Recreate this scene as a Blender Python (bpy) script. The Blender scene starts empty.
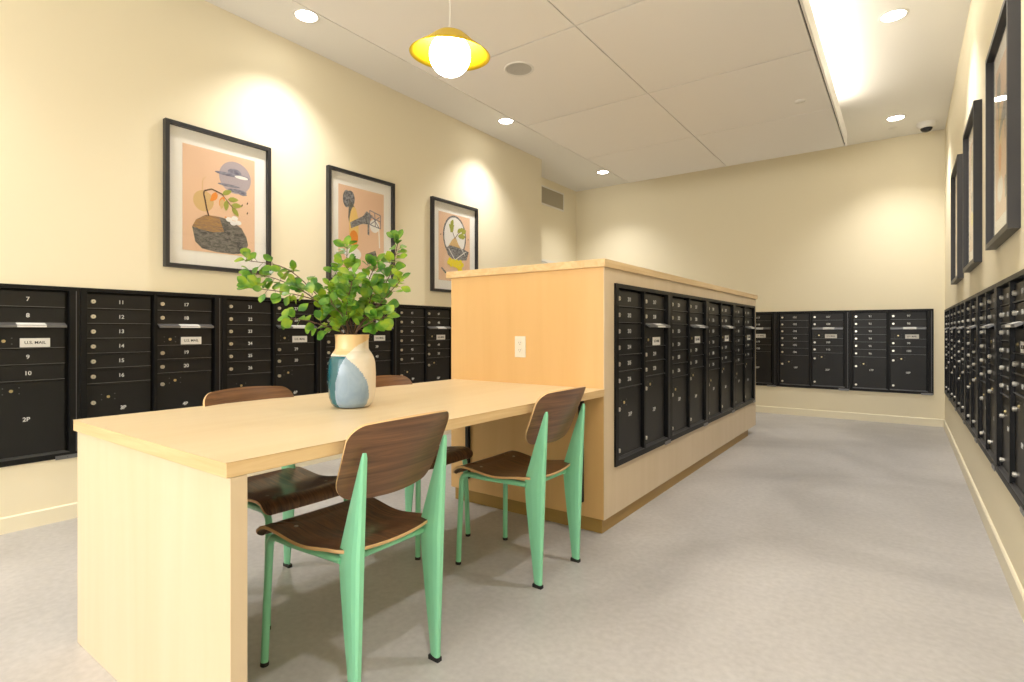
import bpy, bmesh, math, random
from mathutils import Vector, Matrix
random.seed(7)
C = bpy.context.scene.collection
PI = math.pi
# ------------------------------------------------------------------ materials
def mat(name, col, rough=.5, metal=0., spec=None, emit=None, estr=0., bump=None, vary=None, coat=0.):
    m = bpy.data.materials.new(name); m.use_nodes = True
    nt = m.node_tree; b = nt.nodes['Principled BSDF']
    b.inputs['Base Color'].default_value = (*col, 1); b.inputs['Roughness'].default_value = rough
    b.inputs['Metallic'].default_value = metal
    if spec is not None: b.inputs['Specular IOR Level'].default_value = spec
    if coat: b.inputs['Coat Weight'].default_value = coat; b.inputs['Coat Roughness'].default_value = .15
    if emit: b.inputs['Emission Color'].default_value = (*emit, 1); b.inputs['Emission Strength'].default_value = estr
    if vary:                                   # (scale xyz, amount, second colour)
        tc = nt.nodes.new('ShaderNodeTexCoord'); mp = nt.nodes.new('ShaderNodeMapping')
        mp.inputs['Scale'].default_value = vary[0]
        no = nt.nodes.new('ShaderNodeTexNoise'); no.inputs['Scale'].default_value = 1; no.inputs['Detail'].default_value = 6
        no.inputs['Roughness'].default_value = .6
        if len(vary) > 3: no.inputs['Distortion'].default_value = vary[3]
        cr = nt.nodes.new('ShaderNodeValToRGB')
        cr.color_ramp.elements[0].position = .5 - vary[1]; cr.color_ramp.elements[1].position = .5 + vary[1]
        cr.color_ramp.elements[0].color = (*vary[2], 1); cr.color_ramp.elements[1].color = (*col, 1)
        nt.links.new(tc.outputs['Object'], mp.inputs[0]); nt.links.new(mp.outputs[0], no.inputs['Vector'])
        nt.links.new(no.outputs['Fac'], cr.inputs[0]); nt.links.new(cr.outputs[0], b.inputs['Base Color'])
    if bump:
        tc = nt.nodes.new('ShaderNodeTexCoord'); no = nt.nodes.new('ShaderNodeTexNoise')
        no.inputs['Scale'].default_value = bump[0]; no.inputs['Detail'].default_value = 4
        bp = nt.nodes.new('ShaderNodeBump'); bp.inputs['Strength'].default_value = bump[1]; bp.inputs['Distance'].default_value = .002
        nt.links.new(tc.outputs['Object'], no.inputs['Vector']); nt.links.new(no.outputs['Fac'], bp.inputs['Height'])
        nt.links.new(bp.outputs[0], b.inputs['Normal'])
    return m
M = {}
M['wall'] = mat('cream_wall_paint', (.865, .785, .59), .75, spec=.3, bump=(160, .12))
M['base'] = mat('cream_trim_paint', (.88, .81, .62), .45)
M['ceil'] = mat('white_ceiling_paint', (.88, .865, .83), .8, spec=.2)
M['panel'] = mat('ceiling_panel_felt', (.89, .865, .825), .9, spec=.2, bump=(220, .12))
M['dark_gap'] = mat('shadow_gap_backing', (.05, .045, .04), .9)
M['maple_y'] = mat('maple_grain_along_table', (.76, .615, .405), .38, vary=((9, .7, 9), .22, (.70, .545, .33), .8))
M['maple_z'] = mat('maple_grain_upright', (.70, .565, .405), .42, vary=((10, 10, .6), .25, (.64, .51, .335), .6))
M['maple_x'] = mat('maple_grain_across', (.80, .59, .33), .4, vary=((.8, 9, 26), .22, (.58, .37, .17), 1.2))
M['maple_edge'] = mat('maple_edge_band', (.80, .60, .34), .4, vary=((14, 1.2, 30), .22, (.62, .41, .19), 1.2))
M['end_maple'] = mat('honey_maple_end_panel', (.76, .49, .215), .42, vary=((8, 8, .6), .25, (.71, .44, .18), .6))
M['kick'] = mat('brown_maple_kick', (.40, .255, .075), .45, vary=((1.5, 1.5, 30), .25, (.38, .235, .06), 1.))
M['walnut'] = mat('walnut_veneer', (.27, .130, .058), .36, vary=((9, .9, 42), .2, (.085, .038, .018), 1.6), coat=.15)
M['walnut_seat'] = mat('walnut_seat_veneer', (.20, .088, .036), .3, vary=((2.6, 44, 9), .16, (.05, .02, .011), 2.), coat=.25)
M['ply'] = mat('plywood_edge', (.66, .43, .21), .5)
M['mint'] = mat('mint_green_powder_coat', (.265, .70, .44), .36, coat=.1)
M['rubber'] = mat('black_rubber', (.012, .012, .013), .6)
M['black'] = mat('black_powder_coated_steel', (.007, .007, .0075), .42, spec=.22, bump=(900, .05))
M['door'] = mat('black_mailbox_door', (.008, .008, .0085), .42, spec=.40, bump=(700, .04))
M['lip'] = mat('grey_metal_edge', (.16, .16, .165), .35, metal=.7)
M['hood'] = mat('brushed_grey_slot_flap', (.20, .20, .21), .32, metal=.6)
M['chrome'] = mat('nickel_lock', (.75, .72, .64), .28, metal=.85)
M['brass'] = mat('brass_lock', (.70, .58, .32), .3, metal=.9)
M['label'] = mat('white_label', (.80, .79, .76), .5)
M['ink'] = mat('printed_ink', (.03, .03, .03), .6)
M['digits'] = mat('white_vinyl_numbers', (.72, .72, .70), .5)
M['frame'] = mat('black_picture_frame', (.022, .021, .023), .42)
M['paper'] = mat('white_mat_board', (.86, .845, .80), .8)
M['peach'] = mat('peach_art_paper', (.78, .53, .36), .8)
M['peach2'] = mat('pale_peach_art_paper', (.80, .57, .42), .8)
M['tan'] = mat('tan_ink', (.66, .45, .20), .8)
M['rock'] = mat('rock_collage_ink', (.24, .22, .19), .8, vary=((26, 26, 60), .16, (.05, .05, .045), 1.))
M['roofc'] = mat('thatch_collage_ink', (.50, .27, .07), .8, vary=((20, 20, 90), .2, (.19, .13, .10), 1.))
M['lilac'] = mat('lilac_grey_ink', (.43, .37, .40), .8)
M['navy'] = mat('storm_cloud_ink', (.10, .10, .16), .8, vary=((40, 40, 60), .2, (.34, .33, .38), .5))
M['twig'] = mat('brown_twig', (.11, .06, .035), .7)
M['orange'] = mat('orange_ink', (.80, .27, .03), .7)
M['yellowink'] = mat('yellow_flower_ink', (.88, .73, .02), .7)
M['olive'] = mat('olive_ink', (.33, .36, .05), .7)
M['greyink'] = mat('machine_grey_ink', (.32, .32, .33), .7, vary=((50, 50, 90), .12, (.05, .05, .06), .4))
M['whiteink'] = mat('white_ink', (.85, .83, .80), .7)
M['sandink'] = mat('amber_glass_ink', (.80, .55, .18), .7)
M['outlet'] = mat('white_plastic', (.82, .78, .70), .35)
M['vent'] = mat('tan_metal_grille', (.42, .37, .26), .5)
M['doorw'] = mat('white_door_paint', (.84, .80, .70), .5)
M['sand'] = mat('sand_ceramic_glaze', (.78, .56, .29), .35, coat=.3)
M['cream'] = mat('cream_ceramic_glaze', (.80, .74, .64), .28, coat=.4, vary=((14, 14, 9), .3, (.74, .66, .54)))
M['teal'] = mat('teal_ceramic_glaze', (.014, .115, .15), .25, coat=.4)
M['blue'] = mat('slate_blue_ceramic_glaze', (.20, .30, .42), .28, coat=.4, vary=((16, 16, 10), .22, (.33, .43, .54), .8))
M['yshade'] = mat('yellow_enamel_metal', (.66, .45, .006), .4)
M['globe'] = mat('lit_opal_globe', (.9, .9, .88), .4, emit=(1, .93, .80), estr=13)
M['lens'] = mat('lit_downlight_lens', (.9, .9, .9), .5, emit=(1, .96, .88), estr=14)
M['led'] = mat('lit_cove_strip', (.9, .9, .9), .5, emit=(1, .92, .78), estr=14)
M['white_trim'] = mat('white_plastic_ring', (.82, .80, .76), .5)
M['grille'] = mat('speaker_mesh_grey', (.50, .49, .46), .8, bump=(900, .5))
M['camdome'] = mat('smoked_dome', (.02, .02, .025), .08)
M['metal'] = mat('satin_metal', (.55, .54, .52), .35, metal=.8)

def mk_floor():
    m = bpy.data.materials.new('polished_concrete'); m.use_nodes = True; nt = m.node_tree; b = nt.nodes['Principled BSDF']
    L = nt.links.new; N = nt.nodes.new
    tc = N('ShaderNodeTexCoord')
    def noise(s, d, dist=0.):
        n = N('ShaderNodeTexNoise'); n.inputs['Scale'].default_value = s; n.inputs['Detail'].default_value = d
        n.inputs['Distortion'].default_value = dist; L(tc.outputs['Object'], n.inputs['Vector']); return n
    def ramp(src, p0, c0, p1, c1):
        r = N('ShaderNodeValToRGB'); r.color_ramp.elements[0].position = p0; r.color_ramp.elements[1].position = p1
        r.color_ramp.elements[0].color = (*c0, 1); r.color_ramp.elements[1].color = (*c1, 1); L(src, r.inputs[0]); return r
    a = ramp(noise(.8, 8, 1.).outputs['Fac'], .34, (.405, .39, .385), .64, (.55, .53, .525))
    g = ramp(noise(38, 5).outputs['Fac'], .3, (.90, .90, .90), .7, (1.05, 1.05, 1.05))
    sp = ramp(noise(70, 2).outputs['Fac'], .80, (0, 0, 0), .82, (.5, .5, .5))
    mx = N('ShaderNodeMixRGB'); mx.blend_type = 'MULTIPLY'; mx.inputs[0].default_value = 1
    L(a.outputs[0], mx.inputs[1]); L(g.outputs[0], mx.inputs[2])
    m2 = N('ShaderNodeMixRGB'); m2.inputs[0].default_value = 0; L(mx.outputs[0], m2.inputs[1]); m2.inputs[2].default_value = (.72, .70, .66, 1)
    L(m2.outputs[0], b.inputs['Base Color'])
    rr = ramp(noise(3.2, 4).outputs['Fac'], .3, (.33, .33, .33), .7, (.43, .43, .43)); L(rr.outputs[0], b.inputs['Roughness'])
    bp = N('ShaderNodeBump'); bp.inputs['Strength'].default_value = .05; bp.inputs['Distance'].default_value = .004
    return m
M['floor'] = mk_floor()
def mk_glass():
    m = bpy.data.materials.new('picture_glass'); m.use_nodes = True; nt = m.node_tree; nt.nodes.clear()
    N = nt.nodes.new; o = N('ShaderNodeOutputMaterial'); mx = N('ShaderNodeMixShader'); t = N('ShaderNodeBsdfTransparent')
    g = N('ShaderNodeBsdfGlossy'); g.inputs['Roughness'].default_value = .02; f0 = N('ShaderNodeFresnel'); f0.inputs[0].default_value = 1.45; gm = N('ShaderNodeNewGeometry'); f = N('ShaderNodeMath'); f.operation = 'MULTIPLY'; iv = N('ShaderNodeMath'); iv.operation = 'SUBTRACT'; iv.inputs[0].default_value = 1
    nt.links.new(gm.outputs['Backfacing'], iv.inputs[1]); nt.links.new(iv.outputs[0], f.inputs[0]); nt.links.new(f0.outputs[0], f.inputs[1])
    nt.links.new(f.outputs[0], mx.inputs[0]); nt.links.new(t.outputs[0], mx.inputs[1]); nt.links.new(g.outputs[0], mx.inputs[2])
    nt.links.new(mx.outputs[0], o.inputs[0]); return m
M['glass'] = mk_glass()
def mk_leaf():
    m = bpy.data.materials.new('green_leaf'); m.use_nodes = True; nt = m.node_tree; b = nt.nodes['Principled BSDF']
    N = nt.nodes.new; L = nt.links.new
    tc = N('ShaderNodeTexCoord'); n = N('ShaderNodeTexNoise'); n.inputs['Scale'].default_value = 17; n.inputs['Detail'].default_value = 2
    r = N('ShaderNodeValToRGB'); r.color_ramp.elements[0].position = .36; r.color_ramp.elements[1].position = .66
    r.color_ramp.elements[0].color = (.055, .20, .02, 1); r.color_ramp.elements[1].color = (.36, .50, .035, 1)
    e = r.color_ramp.elements.new(.5); e.color = (.17, .36, .035, 1)
    L(tc.outputs['Object'], n.inputs['Vector']); L(n.outputs['Fac'], r.inputs[0]); L(r.outputs[0], b.inputs['Base Color'])
    b.inputs['Roughness'].default_value = .38
    tr = N('ShaderNodeBsdfTranslucent'); L(r.outputs[0], tr.inputs[0]); mx = N('ShaderNodeMixShader'); mx.inputs[0].default_value = .3
    L(b.outputs[0], mx.inputs[1]); L(tr.outputs[0], mx.inputs[2]); L(mx.outputs[0], nt.nodes['Material Output'].inputs[0])
    return m
M['leaf'] = mk_leaf()

# ------------------------------------------------------------------ mesh helper
class MB:
    def __init__(s): s.v = []; s.f = []; s.m = []; s.mats = []; s.smooth = []
    def mi(s, k):
        if k not in s.mats: s.mats.append(k)
        return s.mats.index(k)
    def add(s, vs, fs, k, sm=False):
        o = len(s.v); s.v += [tuple(v) for v in vs]; i = s.mi(k)
        for f in fs: s.f.append(tuple(a + o for a in f)); s.m.append(i); s.smooth.append(sm)
    def box(s, x0, x1, y0, y1, z0, z1, k):
        s.add([(x0,y0,z0),(x1,y0,z0),(x1,y1,z0),(x0,y1,z0),(x0,y0,z1),(x1,y0,z1),(x1,y1,z1),(x0,y1,z1)],
              [(0,3,2,1),(4,5,6,7),(0,1,5,4),(1,2,6,5),(2,3,7,6),(3,0,4,7)], k)
    def tube(s, pts, r, k, n=12, cap=True):
        pts = [Vector(p) for p in pts]; rs = r if isinstance(r, (list, tuple)) else [r] * len(pts)
        vs = []; prev = None
        for i, p in enumerate(pts):
            a = pts[max(i-1, 0)]; b = pts[min(i+1, len(pts)-1)]; t = (b - a).normalized()
            if prev is None: u = t.orthogonal().normalized()
            else: u = (prev - t * prev.dot(t)).normalized()
            prev = u; w = t.cross(u)
            for j in range(n): q = 2*PI*j/n; vs.append(p + (u*math.cos(q) + w*math.sin(q)) * rs[i])
        fs = [(i*n+j, i*n+(j+1) % n, (i+1)*n+(j+1) % n, (i+1)*n+j) for i in range(len(pts)-1) for j in range(n)]
        s.add(vs, fs, k, True)
        if cap: s.add(vs[:n], [tuple(range(n-1, -1, -1))], k); s.add(vs[-n:], [tuple(range(n))], k)
    def lathe(s, prof, k, n=48, c=(0, 0, 0), fk=None):
        vs = [(c[0]+r*math.cos(2*PI*j/n), c[1]+r*math.sin(2*PI*j/n), c[2]+z) for r, z in prof for j in range(n)]
        for i in range(len(prof)-1):
            for j in range(n):
                f = (i*n+j, i*n+(j+1) % n, (i+1)*n+(j+1) % n, (i+1)*n+j)
                kk = fk(i, j) if fk else k
                s.f.append(tuple(a + len(s.v) for a in f)); s.m.append(s.mi(kk)); s.smooth.append(True)
        s.v += vs
    def disc_y(s, cx, cz, r, y0, y1, k, n=14):          # short cylinder with its axis along y, y1 is the visible end
        a = [(cx+r*math.cos(2*PI*j/n), y0, cz+r*math.sin(2*PI*j/n)) for j in range(n)]
        b = [(x, y1, z) for x, y, z in a]
        s.add(a+b, [(j, (j+1) % n, n+(j+1) % n, n+j) for j in range(n)] + [tuple(range(n, 2*n))], k)
    def mesh(s, name, bevel=0):
        me = bpy.data.meshes.new(name); me.from_pydata(s.v, [], s.f)
        for k in s.mats: me.materials.append(M[k])
        me.polygons.foreach_set('material_index', s.m); me.polygons.foreach_set('use_smooth', s.smooth)
        bm = bmesh.new(); bm.from_mesh(me)
        bmesh.ops.recalc_face_normals(bm, faces=bm.faces); bm.to_mesh(me); bm.free()
        me.update(); return me
DD = .026
def link(name, me, parent=None, loc=(0,0,0), rz=0, label=None):
    o = bpy.data.objects.new(name, me); C.objects.link(o); o.parent = parent; o.location = loc; o.rotation_euler = (0, 0, rz)
    if label: o['label'] = label
    return o
def bev(o, w=.002, seg=2):
    m = o.modifiers.new('bevel', 'BEVEL'); m.width = w; m.segments = seg; m.limit_method = 'ANGLE'; m.angle_limit = math.radians(40); return o
def tag(o, label, cat, group=None):
    o['label'] = label; o['category'] = cat
    if group: o['group'] = group
    return o
def thing(name, label, cat, loc=(0,0,0), rz=0, group=None):
    o = bpy.data.objects.new(name, None); C.objects.link(o); o.empty_display_size = .1; o.location = loc; o.rotation_euler = (0, 0, rz)
    return tag(o, label, cat, group)
def boxo(name, b, k, parent=None, bw=0):
    mb = MB(); mb.box(*b, k); o = link(name, mb.mesh(name), parent)
    if bw: bev(o, bw)
    return o
def struct(o): o['kind'] = 'structure'; return o
_tx = {}
def text_mesh(t, size):
    if (t, size) in _tx: return _tx[(t, size)]
    cu = bpy.data.curves.new('t', 'FONT'); cu.body = t; cu.size = size; cu.align_x = 'CENTER'; cu.align_y = 'CENTER'; cu.extrude = .0004; cu.offset = size*.012
    ob = bpy.data.objects.new('t', cu); C.objects.link(ob)
    dg = bpy.context.evaluated_depsgraph_get(); me = bpy.data.meshes.new_from_object(ob.evaluated_get(dg)); me.name = 'lettering'
    bpy.data.objects.remove(ob); bpy.data.curves.remove(cu)
    _tx[(t, size)] = me; return me
def text(name, t, size, m, parent, loc):
    me = text_mesh(t, size)
    if not me.materials: me.materials.append(M[m])
    else: me.materials[0] = M[m]
    o = bpy.data.objects.new(name, me); C.objects.link(o); o.parent = parent; o.location = loc; o.rotation_euler = (PI/2, 0, 0)
    return o

# ------------------------------------------------------------------ room
XL, XR, YB, ZC, YF = -3.93, .376, 7.87, 3.38, -3.6
YE, XRC = 6.128, -4.37
struct(boxo('floor', (-5.6, .9, YF-.2, YB+.2, -.1, 0), 'floor'))
struct(boxo('ceiling', (-5.6, .9, YF-.2, YB+.2, ZC, ZC+.1), 'ceil'))
def niche_wall(name, u0, u1, n0, n1, axis, w0, w1, k='wall', z0=.3605, z1=1.3445, zt=ZC, zb=0., parent=None):
    # u along the wall, w across it (w1 = room side), niche n0..n1
    mb = MB()
    for a, b, c, d in ((u0, n0, zb, zt), (n1, u1, zb, zt), (n0, n1, zb, z0), (n0, n1, z1, zt)):
        if b - a < 1e-4: continue
        if axis == 'y': mb.box(min(w0, w1), max(w0, w1), a, b, c, d, k)
        else: mb.box(a, b, min(w0, w1), max(w0, w1), c, d, k)
    return link(name, mb.mesh(name), parent)
struct(niche_wall('wall_left', YF, YE, .2855, 4.3845, 'y', XL-.2, XL))
mb = MB()   # recess side wall with the door opening
DY0, DY1, DZ = 6.46, 7.30, 2.10
mb.box(XRC-.15, XRC, YE-.15, DY0, 0, ZC, 'wall'); mb.box(XRC-.15, XRC, DY1, YB, 0, ZC, 'wall'); mb.box(XRC-.15, XRC, DY0, DY1, DZ, ZC, 'wall')
mb.box(XRC-.15, XL-.2, YE-.15, YE, 0, ZC, 'wall')
struct(link('wall_recess', mb.mesh('wall_recess')))
struct(niche_wall('wall_back', XRC-.15, XR+.2, -2.1845, .2745, 'x', YB+.15, YB))
struct(niche_wall('wall_right', YF, YB, 7.70-.83*6+.0005, 7.6995, 'y', XR+.2, XR, z0=.4055, z1=1.3225))
mb = MB()
WX0, WX1, WZ0, WZ1 = -3.5, -.1, .5, 2.9
for b in ((XL-.2, WX0, 0, ZC), (WX1, XR+.2, 0, ZC), (WX0, WX1, 0, WZ0), (WX0, WX1, WZ1, ZC)):
    mb.box(b[0], b[1], YF-.15, YF, b[2], b[3], 'wall')
struct(link('wall_front', mb.mesh('wall_front')))
fill_win = bpy.data.objects.new('fill_window_1', None); C.objects.link(fill_win); struct(fill_win); fill_win.location = ((WX0+WX1)/2, YF-.08, WZ0)  # unseen glazed opening, added behind the camera to let fill light in
mb = MB(); W = (WX1-WX0)/2; H = WZ1-WZ0
mb.box(-W, W, -.04, .04, 0, .06, 'base'); mb.box(-W, W, -.04, .04, H-.06, H, 'base')
for x in (-W, -W/3-.03, W/3-.03, W-.06): mb.box(x, x+.06, -.039, .039, .06, H-.06, 'base')
link('fill_window_frame', mb.mesh('fill_window_frame'), fill_win)
mb = MB(); mb.box(-W+.03, W-.03, -.004, .004, .03, H-.03, 'glass'); link('fill_window_pane', mb.mesh('fill_window_pane'), fill_win)
# baseboards with a chamfered top edge
def baseboard(name, p0, p1, n):        # p0->p1 along wall, n = inward normal
    h, t = .088, .013; vs = []
    for p in (p0, p1):
        for d, z in ((0, 0), (t, 0), (t, h-.006), (t-.006, h), (0, h)): vs.append((p[0]+n[0]*d, p[1]+n[1]*d, z))
    mb = MB(); mb.add(vs, [(i, (i+1) % 5, 5+(i+1) % 5, 5+i) for i in range(5)] + [(0,1,2,3,4), (9,8,7,6,5)], 'base')
    struct(link(name, mb.mesh(name)))
baseboard('baseboard_left', (XL, YF), (XL, YE), (1, 0))
baseboard('baseboard_back', (XRC, YB), (XR, YB), (0, -1))
baseboard('baseboard_right', (XR, YF), (XR, YB), (-1, 0))
baseboard('baseboard_recess', (XRC, DY1+.07), (XRC, YB), (1, 0))
# recess door
d = bpy.data.objects.new('door_1', None); C.objects.link(d); struct(d); d.location = (XRC, DY0, 0)
mb = MB(); w = DY1-DY0
mb.box(-.05, .015, -.06, 0, 0, DZ+.06, 'doorw'); mb.box(-.05, .015, w, w+.06, 0, DZ+.06, 'doorw'); mb.box(-.05, .015, 0, w, DZ, DZ+.06, 'doorw')
link('door_frame', mb.mesh('door_frame'), d)
mb = MB(); mb.box(-.05, -.008, .004, w-.004, .006, DZ-.004, 'doorw'); link('door_panel', mb.mesh('door_panel'), d)
mb = MB(); mb.box(-.006, .03, .5, .72, DZ-.05, DZ-.008, 'metal'); mb.tube([(.03, .6, DZ-.02), (.06, .36, DZ+.012), (.02, .12, DZ+.02)], .008, 'metal', 8); link('door_closer', mb.mesh('door_closer'), d)
mb = MB(); mb.tube([(-.008, .07, 1.0), (.045, .07, 1.0), (.045, .18, 1.0)], .011, 'metal', 10); link('door_handle', mb.mesh('door_handle'), d)
# vent grille in the recess
v = thing('air_vent', 'beige louvred air grille high in the recess beside the left wall', 'vent', (XRC, 6.76, 2.975))
mb = MB(); vw, vh = .69, .285
for b in ((0, vw, 0, .022), (0, vw, vh-.022, vh), (0, .022, .022, vh-.022), (vw-.022, vw, .022, vh-.022)): mb.box(0, .012, b[0], b[1], b[2], b[3], 'outlet')
link('frame', mb.mesh('vent_frame'), v)
mb = MB(); mb.box(0, .002, .022, vw-.022, .022, vh-.022, 'dark_gap')
for i in range(30):
    y = .03 + i*(vw-.066)/29; mb.add([(.003, y, .022), (.010, y+.015, .022), (.010, y+.015, vh-.022), (.003, y, vh-.022), (.001, y, .022), (.008, y+.015, .022), (.008, y+.015, vh-.022), (.001, y, vh-.022)],
        [(0,1,2,3), (4,5,6,7), (0,1,5,4), (3,2,6,7)], 'vent')
link('louvres', mb.mesh('vent_louvres'), v)

# ------------------------------------------------------------------ suspended ceiling cloud
CX0, CX1, CY0, CY1, CZ = -2.925, -.487, -.602, 6.71, 3.04
cl = thing('ceiling_cloud', 'large pale panelled ceiling raft hanging below the ceiling in the middle', 'ceiling panel', (0, 0, CZ))
mb = MB(); mb.box(CX0+.004, CX1-.016, CY0+.004, CY1-.004, .018, .05, 'dark_gap'); mb.box(CX0+.004, CX1-.016, CY0+.004, CY1-.004, .0505, .143, 'ceil'); link('backing', mb.mesh('cloud_core'), cl, label='dark core seen in the panel joints')
mb = MB()
mb.box(CX1-.014, CX1, CY0, CY1, -.002, .147, 'ceil'); mb.box(CX0-.012, CX0, CY0, CY1, -.002, .147, 'ceil')
mb.box(CX0, CX1-.014, CY1-.003, CY1, 0, .147, 'ceil'); mb.box(CX0, CX1-.014, CY0, CY0+.003, 0, .147, 'ceil')
link('edge_trim', mb.mesh('cloud_trim'), cl)
xs = [CX0+.006, -1.705, CX1-.024]
for i in range(2):
    for k in range(6):
        y1 = CY1 - .006 - k*1.2185; y0 = y1 - 1.2185 + .012
        boxo('panel', (xs[i] + (.004 if i else 0), xs[i+1] - (.004 if i == 0 else 0), y0, y1, 0, .0175), 'panel', cl)
mb = MB(); mb.box(CX0+.3, CX0+.33, 0, 6, .143, .34, 'dark_gap')
for x in (CX0+.35, CX1-.5):
    pass
mb = MB()
for x in (CX0+.4, CX1-.6):
    for y in (.2, 3., 5.9): mb.tube([(x, y, .143), (x, y, ZC-CZ)], .004, 'metal', 6)
link('hanger_rods', mb.mesh('rods'), cl)
led = thing('cove_light', 'warm glowing strip light lying on the right edge of the ceiling raft', 'light', (CX1-.07, CY0+.3, CZ+.148))
mb = MB(); mb.add([(-.03, 0, 0), (.012, 0, 0), (-.015, 0, .036), (-.03, 0, .036), (-.03, 6.55, 0), (.012, 6.55, 0), (-.015, 6.55, .036), (-.03, 6.55, .036)],
    [(0,1,2,3), (4,5,6,7), (0,1,5,4), (1,2,6,5), (2,3,7,6), (3,0,4,7)], 'white_trim'); link('channel', mb.mesh('led_channel'), led)
mb = MB(); mb.add([(.0135, .01, .002), (-.0135, .01, .038), (-.0135, 6.54, .038), (.0135, 6.54, .002)], [(0,1,2,3)], 'led'); link('diffuser', mb.mesh('led_diffuser'), led)

# ------------------------------------------------------------------ ceiling fixtures
def lamp(kind, name, loc, energy, col, **kw):
    l = bpy.data.lights.new(name, kind); l.energy = energy; l.color = col
    for k, v in kw.items(): setattr(l, k, v)
    o = bpy.data.objects.new(name, l); C.objects.link(o); o.location = loc; return o
ring = MB(); ring.lathe([(.073, 0), (.076, -.005), (.092, -.004), (.094, 0)], 'white_trim', 32); ring = ring.mesh('downlight_ring')
lens = MB(); lens.lathe([(.001, -.0035), (.073, -.0035)], 'lens', 32); lens = lens.mesh('downlight_lens')
SE = 76
lights = [(-3.52, 2.33, 'nearest downlight above the left wall, at the top edge of the photo'),
          (-3.52, 4.77, 'middle recessed downlight above the left wall pictures'),
          (-3.52, 7.12, 'far recessed downlight beside the back wall, left of the ceiling raft'),
          (-.062, 4.82, 'larger-looking recessed downlight over the walkway by the right wall'),
          (-.072, 7.15, 'small far recessed downlight near the dome camera on the right'),
          (-3.52, -.1, 'downlight above the left wall behind the viewer'), (-3.52, -2.5, 'downlight above the left wall far behind the viewer'),
          (-.062, 2.45, 'downlight over the walkway above the viewer'), (-.062, .1, 'downlight over the walkway just behind the viewer'), (-.062, -2.3, 'downlight over the walkway far behind the viewer')]
for x, y, lb in lights:
    t = thing('downlight', 'round lit ' + lb if not lb.startswith('larger') else 'round lit recessed downlight over the walkway between raft and right wall, nearer one', 'ceiling light', (x, y, ZC), 0, 'recessed ceiling downlights')
    link('trim_ring', ring, t); link('lens', lens, t)
    s = lamp('SPOT', 'downlight_beam', (0, 0, -.02), SE, (1, .972, .93), spot_size=math.radians(112), spot_blend=1., shadow_soft_size=.06); s.parent = t
sp = thing('ceiling_speaker', 'round grey mesh speaker set flush in the ceiling raft', 'speaker', (-2.324, 3.313, CZ))
mb = MB(); mb.lathe([(.094, 0), (.096, -.004), (.111, -.003), (.112, 0)], 'white_trim', 40); link('bezel', mb.mesh('sp_bezel'), sp)
mb = MB(); mb.lathe([(.001, -.003), (.094, -.003)], 'grille', 40); link('mesh_cover', mb.mesh('sp_mesh'), sp)
mb = MB(); mb.lathe([(.001, -.006), (.04, -.006), (.043, .002)], 'white_trim', 28)
link('sprinkler_cover', mb.mesh('spr'), cl, (-.715, 5.167, 0), label='small flat round sprinkler cover')
tag(link('sprinkler_cover', mb.mesh('spr2'), None, (-.10, 6.72+.75, ZC)), 'tiny round sprinkler cover behind the farthest right downlight', 'sprinkler')
dc = thing('security_camera', 'white dome security camera on the ceiling in the far right corner', 'camera', (.20, 7.52, ZC))
mb = MB(); mb.lathe([(.088, 0), (.086, -.035), (.07, -.055), (.055, -.06)], 'white_trim', 32); link('housing', mb.mesh('cam_house'), dc)
mb = MB(); mb.lathe([(.056, -.058), (.052, -.075), (.038, -.092), (.018, -.1), (.001, -.102)], 'camdome', 28); link('dome', mb.mesh('cam_dome'), dc)
# pendant
pd = thing('pendant_lamp', 'yellow disc pendant lamp with a lit white globe above the table', 'lamp', (-1.815, 1.995, 2.449))
pd.rotation_euler = (0, 0, 0)
PK = .912
o = MB(); o.lathe([(.001, .116), (.052, .115), (.075, .106), (.10, .087), (.135, .058), (.175, .029), (.2165, 0), (.2175, .002), (.176, .033), (.136, .062), (.101, .091), (.076, .110), (.053, .119), (.001, .120)], 'yshade', 64)
o.v = [(a*PK, b*PK, c*PK) for a, b, c in o.v]
sh = link('lamp_shade', o.mesh('shade'), pd); sh.rotation_euler = (math.radians(2), math.radians(4.5), 0)
o = MB(); R = .101; o.lathe([(max(.0005, R*math.sin(PI*i/24)), -R*math.cos(PI*i/24)) for i in range(25)], 'globe', 40); link('globe', o.mesh('globe'), pd)
o = MB(); o.tube([(0, 0, .108), (0, 0, CZ-2.449-.03)], .0025, 'label', 8); link('cord', o.mesh('cord'), pd)
o = MB(); o.lathe([(.001, -.03), (.05, -.03), (.055, -.024), (.055, 0)], 'white_trim', 32, (0, 0, CZ-2.449)); link('canopy', o.mesh('canopy'), pd)

# ------------------------------------------------------------------ mailbox units
Z0, UH = .36, .985
_mc = {}
def cmesh(key, fn):
    if key not in _mc: _mc[key] = fn()
    return _mc[key]
ROWZ = [1.312, 1.2215, 1.1315, 1.042, .952, .862, .770]
def m_frame(W):
    mb = MB(); s = W/.82; H = UH; f = -.012; q = .034; bk = .045
    mb.box(0.001, W-.001, q, bk, 0, H, 'black')
    mb.box(0.001, W-.001, f, q, H-.022, H, 'black'); mb.box(0.001, W-.001, f, q, 0, .030, 'black')
    zi0, zi1 = .030, H-.022
    mb.box(.001, .034*s, f, q, zi0, zi1, 'black'); mb.box(.388*s, .408*s, f+.003, q, zi0, zi1, 'black')
    mb.box(.770*s, W-.001, f, q, zi0, zi1, 'black')
    mb.box(.050*s+.75*s, .0535*s+.75*s, f-.0006, f, zi0, zi1, 'lip')
    for a, b in ((.034*s, .388*s), (.408*s, .770*s)):
        mb.box(a, b, f+.002, q, zi0, zi0+.004, 'lip')
    return mb.mesh('mailbox_frame')
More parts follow.
